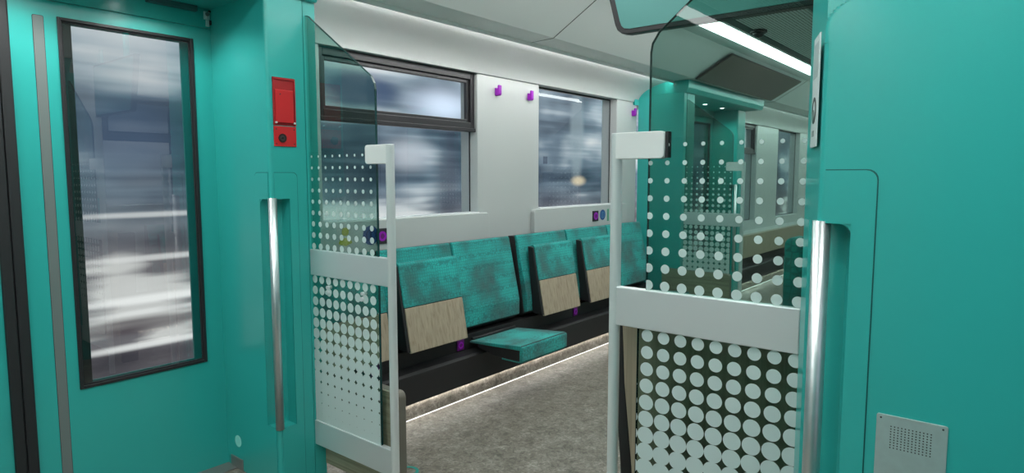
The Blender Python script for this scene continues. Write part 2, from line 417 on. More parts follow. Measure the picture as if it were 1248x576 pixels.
# ---------------------------------------------------------------- side walls of the saloons
YG = 2.87
def wall(name, sgn, spans):
    """spans: (x0, x1, [(ox0, ox1, zb, zt, hopper)])"""
    Y = (lambda y: mir(y)) if sgn else (lambda y: y)
    m = MB()
    for x0, x1, ops in spans:
        cur = x0
        for (a, b, zb, zt, hop) in ops:
            if a > cur: m.box(cur, a, Y(2.80), Y(2.95), 0, 1.956)
            m.box(a, b, Y(2.80), Y(2.95), 0, zb)
            cur = b
        if x1 > cur: m.box(cur, x1, Y(2.80), Y(2.95), 0, 1.956)
    o = m.build(name, white, None, 0.006, 2); tag(o, kind='structure')
WINS = {'near': [(1.93, 3.10, 1.062, 1.956, 1), (3.76, 4.87, 1.062, 1.956, 0)], 'far': [(7.50, 8.45, 0.74, 1.956, 1), (9.32, 10.38, 0.74, 1.956, 0)]}
for sgn, nm in ((0, 'wall_left'), (1, 'wall_right')):
    wall(nm, sgn, [(X0, -0.335, []), (1.607, 5.222, WINS['near']), (7.168, X1, WINS['far'])])
wn = 0
for sgn in (0, 1):
    Y = (lambda y: mir(y)) if sgn else (lambda y: y)
    for (a, b, zb, zt, hop) in WINS['near']+WINS['far']:
        wn += 1
        t = empty(f'window_{wn}', ((a+b)/2, Y(YG), zb), kind='structure')
        cx_ = (a+b)/2; w = (b-a)/2
        s_ = -1 if sgn else 1
        MB().box(-w, w, 0, s_*0.006, 0, zt-zb).build('pane', clear_glass, t)
        m = MB()
        for x in (-w, w-0.008): m.box(x, x+0.008, -s_*0.004, 0, 0, zt-zb)
        m.box(-w, w, -s_*0.004, 0, zt-zb-0.012, zt-zb); m.box(-w, w, -s_*0.004, 0, 0, 0.008)
        m.build('gasket', rubber, t)
        if hop:
            z0, z1 = 1.585-zb, zt-zb-0.003
            m = MB()
            o_ = rrect(-w, w, z0, z1, 0.01); 
            B_ = 0.036
            m.box(-w, -w+B_, -s_*0.045, -s_*0.005, z0, z1); m.box(w-B_, w, -s_*0.045, -s_*0.005, z0, z1)
            m.box(-w+B_, w-B_, -s_*0.045, -s_*0.005, z1-0.040, z1); m.box(-w+B_, w-B_, -s_*0.045, -s_*0.005, z0, z0+0.060)
            fr = m.build('hopper_frame', framem, t, 0.004)
            m = MB()
            B2 = B_+0.022
            m.box(-w+B_, -w+B2, -s_*0.030, -s_*0.005, z0+0.06, z1-0.04); m.box(w-B2, w-B_, -s_*0.030, -s_*0.005, z0+0.06, z1-0.04)
            m.box(-w+B2, w-B2, -s_*0.030, -s_*0.005, z1-0.062, z1-0.04); m.box(-w+B2, w-B2, -s_*0.030, -s_*0.005, z0+0.06, z0+0.078)
            m.build('sash', pmat('sash_black', (0.03, 0.027, 0.03), 0.3) if 'sash_black' not in bpy.data.materials else bpy.data.materials['sash_black'], t, 0.003)
            MB().box(-w+0.01, w-0.002, -s_*0.055, -s_*0.045, z0, z0+0.022).build('lower_rail', framem, t, 0.003)
        # sill ledge, in a brighter white imitating daylight falling on it
        if zb > 0.9:
            MB().box(-w+0.002, w-0.002, -s_*0.085, 0, -0.012, 0.010).build('sill', whitepl, t)
# sill panels with rounded corners
panels = []
for sgn, where in ((0, 'left'), (1, 'right')):
    Y = (lambda y: mir(y)) if sgn else (lambda y: y)
    for a, b, txt in ((1.74, 3.175, 'first'), (3.665, 5.02, 'second')):
        o = MB().prism(rrect(a, b, 0.84, 1.066, 0.025), Y(2.766), Y(2.80), 'y').build('sill_panel', white, None, 0.004)
        tag(o, f'white rounded sill panel under the {txt} window of the {where} wall' + (', bearing stickers and a socket' if not sgn else ''), 'panel', 'sill panels')

# ---------------------------------------------------------------- skirting, seat plinth, floor lights
for sgn, where in ((0, 'left'), (1, 'right')):
    Y = (lambda y: mir(y)) if sgn else (lambda y: y)
    for k, (xa, xb) in enumerate(((1.80 if sgn else 1.61, 5.22), (7.17, X1-0.03))):
        pts = [(Y(2.527), 0.0), (Y(2.529), 0.03), (Y(2.533), 0.086), (Y(2.60), 0.086), (Y(2.60), 0.0)]
        o = MB().prism(pts, xa, xb, 'x').build(f'baseboard_{where}' + ('' if k == 0 else '_far'), stone); tag(o, kind='structure')
        seg = 'between the two doorways' if k == 0 else 'beyond the far doorway'
        pl = [(2.512, 0.090), (2.514, 0.245), (2.53, 0.255), (2.605, 0.262), (2.608, 0.35), (2.795, 0.35), (2.795, 0.086)]
        o = MB().prism([(Y(y), z) for y, z in pl], xa, xb, 'x').build('seat_plinth', black, None, 0.0008)
        tag(o, f'black plinth carrying the seats along the {where} wall {seg}', 'plinth', 'seat plinths')
        o = MB().box(xa, xb, Y(2.519), Y(2.526), 0.0890, 0.0905).build('floor_light', em_floor)
        MB().box(xa, xb, Y(2.5225), Y(2.5265), 0.0, 0.0035).build('lower_line', em_floor2, o)
        tag(o, f'thin light line along the floor under the {where} seats {seg}', 'light', 'floor light lines')

# ---------------------------------------------------------------- fold-up seats
def seat(width, bw, down):
    """built facing -Y with its rear at y=0 (wall side); origin on floor at the seat centre, y=0 is world 2.80"""
    t = empty('fold_up_seat', (0, 0, 0))
    h = bw/2-0.002
    # shell and backrest
    MB().prism([(-0.175, 0.385), (-0.085, 0.900), (-0.04, 0.900), (-0.04, 0.362), (-0.15, 0.362)], -h, h, 'x').build('back_shell', black, t, 0.004)
    MB().prism([(-0.192, 0.392), (-0.197, 0.400), (-0.198, 0.50), (-0.108, 0.898), (-0.098, 0.906), (-0.085, 0.905), (-0.172, 0.385)], -h+0.009, h-0.003, 'x').build('backrest', fabric, t, 0.007, 3)
    w = width/2
    if not down:
        s0 = [(-0.290, 0.372), (-0.203, 0.826), (-0.160, 0.832), (-0.205, 0.380)]
        MB().prism(s0, -w, w, 'x').build('seat_shell', black, t, 0.006)
        def face(z): return -0.290+(z-0.372)/(0.826-0.372)*0.087
        MB().prism([(face(0.606)-0.006, 0.606), (face(0.83)-0.006, 0.832), (-0.195, 0.842), (-0.172, 0.836), (-0.19, 0.825), (face(0.606)+0.006, 0.606)], -w+0.014, w-0.002, 'x').build('cushion', fabric, t, 0.004)
        MB().prism([(face(0.372)-0.006, 0.368), (face(0.602)-0.006, 0.602), (face(0.602)+0.004, 0.602), (face(0.372)+0.01, 0.366)], -w+0.018, w-0.002, 'x').build('wood_panel', wood, t, 0.004)
    else:
        # open seat: cushion pad, black side shells, pivot
        MB().prism([(-0.602, 0.345), (-0.600, 0.262), (-0.585, 0.255), (-0.42, 0.253), (-0.27, 0.285), (-0.27, 0.312)], -w+0.002, w-0.002, 'x').build('seat_shell', black, t, 0.004)
        MB().prism([(-0.611, 0.336), (-0.611, 0.256), (-0.602, 0.250), (-0.588, 0.256), (-0.590, 0.318), (-0.21, 0.302), (-0.205, 0.310), (-0.215, 0.316), (-0.595, 0.345)], -w, w, 'x').build('cushion', fabric, t, 0.006, 3)
        MB().box(-w+0.002, w-0.01, -0.60, -0.46, 0.246, 0.2535).build('under_trim', fabric, t)
        MB().tube((-w+0.02, -0.212, 0.322), (w-0.02, -0.212, 0.322), 0.011, 14).build('pivot', black, t)
    return t
proto_up = seat(0.46, 0.56, False); proto_dn = seat(0.45, 0.56, True); proto_up2 = seat(0.46, 0.59, False); proto_dn2 = seat(0.46, 0.59, True)
used = set()
def put(proto, x, sgn, label, group):
    if proto.name in used: o = copy_tree(proto)
    else: o = proto; used.add(proto.name)
    o.location = (x, mir(2.80) if sgn else 2.80, 0); o.rotation_euler.z = PI if sgn else 0
    tag(o, label, 'seat', group)
G = 'fold-up seats along the left wall'
put(proto_up, 1.895, 0, 'folded teal and wood seat behind the left dotted glass partition', G)
put(proto_up, 2.455, 0, 'folded teal and wood seat immediately left of the opened seat', G)
put(proto_dn, 3.015, 0, 'opened teal fold-up seat with its cushion down under the white pillar', G)
put(proto_up2, 3.65, 0, 'folded teal and wood seat immediately right of the opened seat, under the second window', G)
put(proto_up2, 4.238, 0, 'folded teal and wood seat just left of the right silver pole', G)
put(proto_dn2, 4.826, 0, 'opened teal seat at the end of the row, against the far teal doorway', G)
GR = 'fold-up seats along the right wall'
for i, x in enumerate((2.455, 3.015)): put(proto_up, x, 1, 'folded teal and wood seat on the right wall before the pillar, out of direct sight', GR)
for i, x in enumerate((3.65, 4.238, 4.826)): put(proto_up2, x, 1, 'folded teal and wood seat on the right wall beyond the pillar, out of direct sight', GR)
# beyond the far doorway: a continuous wooden bench front seen through the right partition
for sgn, where in ((0, 'left'), (1, 'right')):
    Y = (lambda y: mir(y)) if sgn else (lambda y: y)
    t = empty('wooden_bench', (9.5, Y(2.8), 0), f'light wooden bench front along the {where} wall beyond the far doorway', 'bench')
    MB().box(-2.32, 3.0, Y(2.535)-Y(2.8), Y(2.60)-Y(2.8), 0.366, 0.625).build('front_panel', wood, t, 0.005)
    MB().box(-2.32, 3.0, Y(2.60)-Y(2.8), Y(2.79)-Y(2.8), 0.366, 0.625).build('seat_top', white, t, 0.005)

# sockets between seats, on the plinth
def socket(x, y, z, w, h, label, group=None, s_=1):
    t = empty('socket', (x, y, z), label, 'socket', group)
    MB().box(-w/2, w/2, -0.006*s_, 0, -h/2, h/2).build('plate', black if w > 0.07 else purple_d, t, 0.002)
    MB().ring((0, -0.006*s_, 0), (0, -s_, 0), min(w, h)*0.20, min(w, h)*0.36, 0.003, 24).build('socket_ring', purple, t)
    MB().box(-w*0.14, w*0.14, -0.0075*s_, -0.006*s_, -h*0.14, h*0.14).build('insert', purple_d, t)
GS = 'purple sockets on the plinth'
socket(2.08, 2.605, 0.300, 0.058, 0.062, 'small purple socket on the black plinth behind the left silver pole', GS)
socket(2.72, 2.605, 0.300, 0.058, 0.062, 'small purple socket on the black plinth beside the opened seat', GS)
socket(3.955, 2.605, 0.300, 0.058, 0.062, 'small purple socket on the black plinth under the second window', GS)
GT = 'black and purple sockets on the sill panels'
socket(2.275, 2.766, 0.975, 0.075, 0.085, 'black and purple socket on the first sill panel beside the left silver pole', GT)
socket(4.485, 2.766, 0.980, 0.085, 0.085, 'black and purple socket on the second sill panel beside a blue sticker', GT)
# stickers
def disc_sticker(x, z, r, label, m1, m2):
    t = empty('sticker', (x, 2.766, z), label, 'sticker')
    MB().tube((0, -0.0015, 0), (0, 0, 0), r, 36).build('disc', m1, t)
    MB().ring((0, -0.0015, 0), (0, -1, 0), r*0.50, r*0.62, 0.0006, 30).build('ring_mark', m2, t)
    MB().box(-r*0.10, r*0.10, -0.0022, -0.0015, -r*0.42, r*0.42).build('bar_mark', m2, t)
disc_sticker(2.20, 0.985, 0.052, 'round dark blue sticker on the first sill panel behind the dotted glass', blue, pmat('blue_dark_mark', (0.006, 0.02, 0.10), 0.5))
disc_sticker(4.600, 0.985, 0.043, 'round blue sticker on the second sill panel beside the purple socket', blue, blue_l)
t = empty('sticker', (2.035, 2.766, 0.985), 'yellow figure-shaped sticker on the first sill panel behind the dotted glass', 'sticker')
MB().tube((0, -0.0015, 0.030), (0, 0, 0.030), 0.022, 24).build('head', yellow, t)
m = MB(); m.prism([(0.042*math.cos(a*PI/12), -0.032+0.030*max(0, math.sin(a*PI/12))) for a in range(13)]+[(0.0, -0.045)], -0.0015, 0, 'y'); m.build('body', yellow, t)
o = MB().box(4.672, 4.700, 2.7645, 2.766, 0.93, 1.03).build('sticker', green); tag(o, 'narrow green sticker on the second sill panel beside the right silver pole', 'sticker')

# coat hooks
def hook():
    t = empty('coat_hook', (0, 0, 0))
    MB().box(-0.014, 0.016, -0.010, 0, -0.030, 0.018).build('back_plate', purple, t, 0.003)
    MB().prism([(0.0, -0.032), (-0.030, -0.032), (-0.038, -0.022), (-0.038, 0.034), (-0.026, 0.036), (-0.022, 0.030), (-0.022, 0.016), (0.0, 0.012)], -0.012, 0.014, 'x').build('prong', purple, t, 0.003)
    return t
hk = hook()
for i, (x, s_, lb) in enumerate(((3.285, 0, 'purple coat hook on the white pillar, the one nearer the hopper window'), (3.635, 0, 'purple coat hook on the white pillar, the one nearer the second window'), (5.14, 0, 'purple coat hook on the narrow white pillar beside the far teal doorway'))):
    o = hk if i == 0 else copy_tree(hk)
    o.location = (x, 2.80, 1.863); tag(o, lb, 'hook', 'purple coat hooks')

# small square label on the second window
o = MB().box(3.90, 3.955, YG-0.006, YG-0.0052, 1.395, 1.450).build('window_label', glass_mat('faint_label', (0.75, 0.75, 0.78), 1.2)); tag(o, 'faint square label on the pane of the second window', 'label')

# ---------------------------------------------------------------- doorway modules
def cabinet(name, xf, d, yi, s_, yi2=None, recess=None, cover=False, low=0.0, label='', top_notch=False):
    """xf: face towards the doorway; d: direction (in x) away from the doorway; yi: edge at the aisle; s_: +1 left wall, -1 right wall"""
    yw = YW if s_ > 0 else mir(YW)
    yi2 = yi if yi2 is None else yi2
    t = empty(name, (xf+d*0.09, (yi+yw)/2, 0), label, 'cabinet', 'teal equipment cabinets flanking the doorways')
    ox, oy = xf+d*0.09, (yi+yw)/2
    def L(pts): return [(x-ox, y-oy) for x, y in pts]
    def corner(off=0.0, ya=yi):
        r = 0.016; out = []
        for i in range(6):
            a = 0.5*PI*i/5
            out.append((xf-d*off + d*r*(1-math.sin(a)), ya - s_*off + s_*r*(1-math.cos(a))))
        return out[::-1]
    xb = xf+d*0.165; xe = xf+d*0.225
    def full(ya=yi, yb=yi2):
        c = corner(0, ya)
        # order: wall/front -> corner -> aisle side -> back
        if True:
            pts = [(xf, yw)]+c[::-1][::-1]
        pts = [(xf, yw)]
        cs = [(xf+d*0.016*(1-math.cos(a)), ya+s_*0.016*(1-math.sin(a))) for a in [0.5*PI*i/5 for i in range(6)]]
        pts += cs
        pts += [(xb, yb), (xb, yb+s_*0.010), (xb+d*0.004, yb+s_*0.010), (xb+d*0.004, yb+s_*0.002), (xe, yb+s_*0.002), (xe, yw)]
        return pts
    m = MB()
    ztop = 2.01
    if recess:
        z0, z1, ny, nx = recess
        m.prism(L(full()), 0.0, z0, 'z')
        yn = yi+s_*ny; xn = xf+d*nx
        yat = yi+(yi2-yi)*nx/0.165
        notch = [(xf, yw), (xf, yn), (xf+d*0.012, yn-s_*0.001), (xn-d*0.02, yn-s_*0.004), (xn, yn-s_*0.022), (xn, yat), (xb, yi2), (xb, yi2+s_*0.010), (xb+d*0.004, yi2+s_*0.010), (xb+d*0.004, yi2+s_*0.002), (xe, yi2+s_*0.002), (xe, yw)]
        m.prism(L(notch), z0, z1-0.022, 'z')
        for i in range(6):
            k = 0.022*(1-math.cos(0.5*PI*(i+0.5)/6)); yq = yn-s_*k
            m.prism(L([(xf, yw), (xf, yq), (xf+d*0.012, yq-s_*0.001), (xn-d*0.02, yq-s_*0.004), (xn, yq-s_*0.014)]+notch[5:]), z1-0.022+0.022*math.sin(0.5*PI*i/6), z1-0.022+0.022*math.sin(0.5*PI*(i+1)/6), 'z')
        if top_notch:
            m.prism(L(full()), z1, 1.56, 'z')
            k = 0
            def nt_(sh):
                c_ = [(xf+d*0.012*(1-math.cos(a)), yi+s_*sh+s_*0.012*(1-math.sin(a))) for a in [0.5*PI*i/5 for i in range(6)]]
                return [(xf, yw)]+c_+[(xf+d*0.07, yi+s_*sh), (xf+d*0.07, yi-s_*0.01)]+full()[-6:]
            zz = [1.585+0.05*math.sin(0.5*PI*i/10) for i in range(11)]; sh_ = [0.055*(1-math.cos(0.5*PI*i/10)) for i in range(11)]
            m.prism(L(nt_(0)), 1.56, 1.585, 'z')
            for i in range(10): m.prism(L(nt_((sh_[i]+sh_[i+1])/2)), zz[i], zz[i+1], 'z')
            m.prism(L(nt_(0.057)), zz[-1], ztop, 'z')
        else:
            m.prism(L(full()), z1, ztop, 'z')
    else:
        m.prism(L(full()), 0.0, ztop, 'z')
    m.build('body', teal, t)
    if cover:
        z0, z1, ny, nx = recess
        cy, cx, zt, zb = cover
        # wrap-round cover panel round the handle recess, standing 2 mm proud, with a dark joint line
        def band(off, grow, mat, nm, open_):
            mm = MB()
            e = off; g = grow
            yo = yi+s_*(cy+g); xo = xf+d*(cx+g)
            # front piece (outline in y,z with rounded top outer corner)
            ya, yb = sorted((yi+s_*0.016, yo))
            cr = (0, 0, 1, 0) if s_ > 0 else (0, 0, 0, 1)
            def piece_y(a0_, a1_, zz0, zz1, cr_=(0, 0, 0, 0)):
                mm.prism([(y-oy, z) for y, z in rrect(a0_, a1_, zz0, zz1, 0.02, 5, cr_)], xf-ox-d*e, xf-ox+d*0.002, 'x')
            piece_y(ya, yb, z1, zt+g, cr)
            a_, b_ = sorted((yi+s_*ny, yo)); piece_y(a_, b_, z0, z1)
            piece_y(ya, yb, zb, z0)
            return mm.build(nm, mat, t)
        band(0.0008, 0.0022, teal_dark, 'cover_joint', True)
        band(0.0022, 0.0, teal, 'cover_panel', True)
        # aisle side of the cover
        if s_ > 0:
            for off, g, mat, nm in ((0.0008, 0.0022, teal_dark, 'cover_joint'), (0.0022, 0.0, teal, 'cover_panel')):
                mm = MB(); xo = xf+d*(cx+g); xi = xf+d*0.016
                a_, b_ = sorted((xi, xo)); cr = (0, 0, 1, 0) if d > 0 else (0, 0, 0, 1)
                def px(a0_, a1_, zz0, zz1, cr_=(0, 0, 0, 0)):
                    mm.prism([(x-ox, z) for x, z in rrect(a0_, a1_, zz0, zz1, 0.02, 5, cr_)], yi-oy-s_*off, yi-oy+s_*0.002, 'y')
                px(a_, b_, z1, zt+g, cr)
                c_, e_ = sorted((xf+d*nx, xo)); px(c_, e_, z0, z1)
                px(a_, b_, zb, z0)
                mm.build(nm, mat, t)
    if recess:
        z0, z1, ny, nx = recess
        hx, hy = xf+d*0.012, yi+s_*0.010
        mm = MB().tube((hx-ox, hy-oy, z0-0.004), (hx-ox, hy-oy, z1+0.004), 0.0170, 28)
        mm.build('grab_handle', handle_m, t)
    if low:
        MB().box(xf-ox-d*0.004, xf-ox+d*0.01, yw-oy-s_*0.03, yi-oy+s_*low, 0, 0.05).build('kick_plate', kick, t, 0.002)
    return t

REC = (0.265, 1.21, 0.080, 0.082)
cabinet('equipment_cabinet', 1.38, 1, 2.352, 1, recess=REC, cover=(0.115, 0.118, 1.315, 0.004), low=0.30,
        label='tall teal cabinet on the left with a vertical grab handle under a red emergency box')
cabinet('equipment_cabinet', 1.38, 1, 0.338, -1, yi2=0.401, recess=(0.265, 1.208, 0.066, 0.082), cover=(0.107, 0.118, 1.312, 0.004), top_notch=True,
        label='large teal cabinet filling the right side, with a grab handle and a speaker plate')
cabinet('equipment_cabinet', -0.108, -1, 2.352, 1, recess=REC, label='teal cabinet at the rear of the near doorway, left wall')
cabinet('equipment_cabinet', -0.108, -1, 0.338, -1, label='teal cabinet at the rear of the near doorway, right wall')
cabinet('equipment_cabinet', 5.45, -1, 2.352, 1, label='teal cabinet at the near side of the far doorway, seen through the right partition')
cabinet('equipment_cabinet', 5.45, -1, 0.338, -1, label='teal cabinet of the far doorway on the right wall, near side')
cabinet('equipment_cabinet', 6.94, 1, 2.51, 1, recess=REC, label='teal cabinet at the far side of the far doorway, with a grab handle')
cabinet('equipment_cabinet', 6.94, 1, 0.338, -1, label='teal cabinet of the far doorway on the right wall, far side')

# soffits over the doors, with downlights
def downlight(x, y, z, label, power=DOWN_POWER):
    t = empty('downlight', (x, y, z), label, 'light', 'downlights in the doorway soffits')
    MB().ring((0, 0, -0.004), (0, 0, 1), 0.022, 0.030, 0.006, 28).build('bezel', steel, t)
    MB().tube((0, 0, -0.002), (0, 0, 0.002), 0.022, 24).build('lens', em_down, t)
    l = bpy.data.lights.new('downlight_lamp', 'SPOT'); l.energy = power; l.spot_size = math.radians(150); l.spot_blend = 0.6; l.shadow_soft_size = 0.03
    l.color = (1.0, 0.99, 0.96)
    o = bpy.data.objects.new('lamp', l); C.objects.link(o); o.parent = t; o.location = (0, 0, -0.012)
for nm, sgn, xa, xb, xc, wh in (('trim_3', 0, -0.335, 1.607, DOORC1, 'near left'), ('trim_4', 1, -0.335, 1.607, DOORC1, 'near right'), ('trim_5', 0, 5.222, 7.168, DOORC2, 'far left'), ('trim_6', 1, 5.222, 7.168, DOORC2, 'far right')):
    Y = (lambda y: mir(y)) if sgn else (lambda y: y)
    pts = [(2.335, 2.015), (2.340, 2.01), (2.83, 2.01), (2.83, 2.115), (2.315, 2.115), (2.318, 2.05)]
    if nm == 'trim_4': pts = [(2.40, 2.015), (2.405, 2.01), (2.83, 2.01), (2.83, 2.115), (2.33, 2.115), (2.385, 2.05)]
    o = MB().prism([(Y(y), z) for y, z in pts], xa, xb, 'x').build(nm, teal, None, 0.003); tag(o, kind='structure')
    for k, dx in enumerate((-0.45, 0.0, 0.45)):
        downlight(xc+dx, Y(2.572), 2.01, f'{("first", "middle", "last")[k]} small round downlight in the {wh} teal soffit')

# doors
def doorway(n0, xc, sgn, detail):
    Y = (lambda y: mir(y)) if sgn else (lambda y: y)
    s_ = -1 if sgn else 1
    y0 = Y(YW)
    # header above the leaves
    o = MB().box(xc-HALF-0.3, xc+HALF+0.3, y0-s_*0.003, Y(2.95), 1.93, 2.05).build(f'trim_{n0+6}', teal, None, 0.002); tag(o, kind='structure')
    for k, m_ in enumerate((1, -1)):
        t = empty(f'door_{n0+k}', (xc+m_*HALF/2, y0, 0), kind='structure')
        ox = xc+m_*HALF/2
        def X(o_): return xc+m_*o_-ox
        m = MB(); T = 0.055
        wx0, wx1, wz0, wz1 = 0.180, 0.667, 0.490, 1.876
        m.box(X(0.036), X(wx0), 0, s_*T, 0.0, 1.928); m.box(X(wx1), X(HALF+0.02), 0, s_*T, 0.0, 1.928)
        m.box(X(wx0), X(wx1), 0, s_*T, 0.0, wz0); m.box(X(wx0), X(wx1), 0, s_*T, wz1, 1.928)
        m.build('leaf', teal, t)
        # window frame ring
        m = MB(); B_ = 0.012; e = -s_*0.006; g = s_*0.012
        m.box(X(wx0), X(wx0+B_), e, g, wz0, wz1); m.box(X(wx1-B_), X(wx1), e, g, wz0, wz1)
        m.box(X(wx0+B_), X(wx1-B_), e, g, wz0, wz0+B_); m.box(X(wx0+B_), X(wx1-B_), e, g, wz1-B_, wz1)
        m.build('window_frame', framem, t, 0.002)
        m = MB(); B2 = 0.017
        m.box(X(wx0+B_), X(wx0+B2), s_*0.002, g, wz0+B_, wz1-B_); m.box(X(wx1-B2), X(wx1-B_), s_*0.002, g, wz0+B_, wz1-B_)
        m.box(X(wx0+B2), X(wx1-B2), s_*0.002, g, wz0+B_, wz0+B2); m.box(X(wx0+B2), X(wx1-B2), s_*0.002, g, wz1-B2, wz1-B_)
        m.build('window_gasket', rubber, t)
        m = MB(); a, b = s_*0.040, s_*0.050
        ix0, ix1, iz0, iz1 = 0.236, 0.632, 0.505, 1.860
        MB().box(X(wx0), X(ix0), a, b, wz0, wz1).build('printed_border', rubber, t); m.box(X(ix1), X(wx1), a, b, wz0, wz1)
        m.box(X(ix0), X(ix1), a, b, wz0, iz0); m.box(X(ix0), X(ix1), a, b, iz1, wz1)
        m.build('outer_skin', jambm, t)
        MB().box(X(wx0+B_), X(wx1-B_), s_*0.006, s_*0.010, wz0+B_, wz1-B_).build('window_pane', door_glass, t)
        # grey strip and rubber edge
        m = MB().prism([(x_, z_) for x_, z_ in rrect(min(X(0.1055), X(0.1405)), max(X(0.1055), X(0.1405)), 0.10, 1.872, 0.006)], -s_*0.0005, s_*0.001, 'y'); m.build('strip_outline', rubber, t)
        m = MB().prism([(x_, z_) for x_, z_ in rrect(min(X(0.107), X(0.139)), max(X(0.107), X(0.139)), 0.1015, 1.8705, 0.005)], -s_*0.0015, s_*0.001, 'y'); m.build('grey_strip', greystripe, t)
        MB().box(X(0.0008), X(0.036), -s_*0.012, s_*0.045, 0.0, 1.928).build('rubber_edge', rubber, t, 0.006)
doorway(1, DOORC1, 0, True); doorway(3, DOORC1, 1, True); doorway(5, DOORC2, 0, True); doorway(7, DOORC2, 1, True)
# bright vertical joint in the corner between door and left cabinet
# header strip and bracket over the left door
o = MB().box(1.12, 1.318, 2.760, 2.783, 1.988, 2.012).build('door_closer_strip', pmat('dark_teal_metal', (0.03, 0.085, 0.09), 0.4), None, 0.003)
tag(o, 'dark horizontal strip fixed above the left door near the corner', 'strip')
t = empty('lock_bracket', (1.366, 2.783, 1.966), 'small metal lock bracket in the upper corner above the left door', 'bracket')
MB().box(-0.016, 0.008, -0.010, 0, -0.002, 0.032).build('plate', steel, t, 0.002)
MB().tube((-0.004, -0.016, 0.020), (-0.004, -0.006, 0.020), 0.008, 16).build('upper_roller', kick, t)
MB().tube((-0.004, -0.016, 0.004), (-0.004, -0.006, 0.004), 0.007, 16).build('lower_roller', steel, t)
MB().box(-0.008, 0.006, -0.008, 0, -0.030, -0.004).build('lower_tab', steel, t, 0.001)
MB().box(0.006, 0.013, -0.012, 0, -0.022, -0.004).build('latch', black, t)
MB().box(0.004, 0.012, -0.012, 0, 0.030, 0.037).build('latch', black, t)

# floor sill step at the doors
for nm, xc in (('trim_11', DOORC1), ('trim_12', DOORC2)):
    o = MB().box(xc-HALF, xc+HALF, 2.70, 2.785, 0.0, 0.004).build(nm, kick); tag(o, kind='structure')

# ---------------------------------------------------------------- glass partitions
def partition(xg, d, s_, ystart, yend, ypole, label, ygrid, bracket_gap=0.0, detail=True, low_edge=None):
    """xg glass plane, d towards the doorway side (camera side = -1). s_ +1 left, -1 right. ystart at the cabinet, yend free edge."""
    t = empty('glass_partition', (xg, ypole, 0), label, 'partition', 'glass partitions')
    def yy(y): return y-ypole
    low_edge = yend if low_edge is None else low_edge
    sg_ = 1 if s_ > 0 else -1
    # upper pane outline (y, z), free top corner cut diagonally
    top = 1.952
    pts = [(ystart, 0.93), (ystart, top), (ystart-sg_*0.02, top-0.003), (ystart-sg_*0.045, top-0.022), (yend+sg_*0.022, 1.672), (yend+sg_*0.004, 1.645), (yend, 1.622), (yend, 0.93)]
    MBx = MB().prism([(yy(y), z) for y, z in pts], 0.0, 0.008, 'x')
    up = MBx.build('upper_pane', part_glass, t)
    # dark polished edge
    m = MB()
    for (ya, za), (yb, zb) in zip(pts[1:], pts[2:]):
        v = Vector((yb-ya, zb-za)); n = Vector((v.y, -v.x)).normalized()*0.0012
        m.prism([(yy(ya), za), (yy(yb), zb), (yy(yb)+n.x, zb+n.y), (yy(ya)+n.x, za+n.y)], -0.0008, 0.0088, 'x')
    m.build('pane_edge', tealedge, up)
    MB_ = MB().prism([(y-ygrid, z) for y, z in ((ystart, 0.99), (ystart, 1.40), (yend+sg_*0.0015, 1.40), (yend+sg_*0.0015, 0.99))], 0.0, 0.0004, 'x')
    o = MB_.build('dot_pattern', dotm, up); o.location = (-0.0012, yy(ygrid), 0)
    lp = MB().box(0.0, 0.008, yy(ystart), yy(low_edge), 0.24, 0.90).build('lower_pane', part_glass, t)
    MB().box(-0.0008, 0.0088, yy(low_edge), yy(low_edge)-sg_*0.0012, 0.24, 0.90).build('pane_edge', tealedge, lp)
    m = MB().box(0.0, 0.0004, ystart-ygrid, low_edge-ygrid+sg_*0.0015, 0.24, 0.90)
    o = m.build('dot_pattern', dotm, lp); o.location = (-0.0012, yy(ygrid), 0)
    # rails
    for z0, z1, nm in ((0.888, 0.996, 'middle_rail'), (0.148, 0.255, 'bottom_rail')):
        MB().box(-0.008, 0.016, yy(ystart), yy(ypole)+sg_*0.004, z0, z1).build(nm, steel, t, 0.0025)
    # pole: flattened tube, flush square top
    MB().prism([(0.017*math.cos(a)+0.004, 0.0150*math.sin(a)) for a in [2*PI*i/28 for i in range(28)]], 0.0, 1.418, 'z').build('pole', polem, t, 0.002)
    ya, yb = sorted((0.0, yy(yend+sg_*0.050)))
    br = MB().prism(rrect(ya, yb, 1.347, 1.418, 0.012, 5, (0, 1, 1, 0) if sg_ > 0 else (1, 0, 0, 1)), -0.012, 0.020, 'x').build('clamp', whitepl, t, 0.002)
    if bracket_gap:
        a_, b_ = sorted((yy(yend+sg_*0.050), yy(yend+sg_*0.058)))
        MB().box(-0.006, 0.014, a_, b_, 1.349, 1.416).build('clamp_gasket', rubber, br)
    if detail:
        for ky in (ystart-sg_*0.118, ystart-sg_*0.345):
            MB().tube((-0.010, yy(ky), 0.845), (0.012, yy(ky), 0.845), 0.0075, 16).build('glass_fixing', steel, lp)
            MB().tube((-0.010, yy(ky+sg_*0.004), 0.823), (0.012, yy(ky+sg_*0.004), 0.823), 0.009, 16).build('glass_fixing', steel, lp)
    return t
partition(1.56, -1, 1, 2.357, 1.922, 1.846, 'dotted tinted glass partition joined to the left teal cabinet, with silver pole', 2.3345)
partition(1.56, -1, -1, 0.403, 0.800, 0.897, 'dotted tinted glass partition on the right of the aisle, joined to the large teal cabinet', 0.7925, bracket_gap=1, detail=False, low_edge=0.822)
partition(5.27, 1, 1, 2.352, 1.94, 1.850, 'dotted glass partition of the far doorway on its left side, seen through the nearer glass', 2.3345, detail=False)
partition(5.27, 1, -1, 0.388, 0.800, 0.893, 'dotted glass partition of the far doorway on the right of the aisle', 0.7925, detail=False)

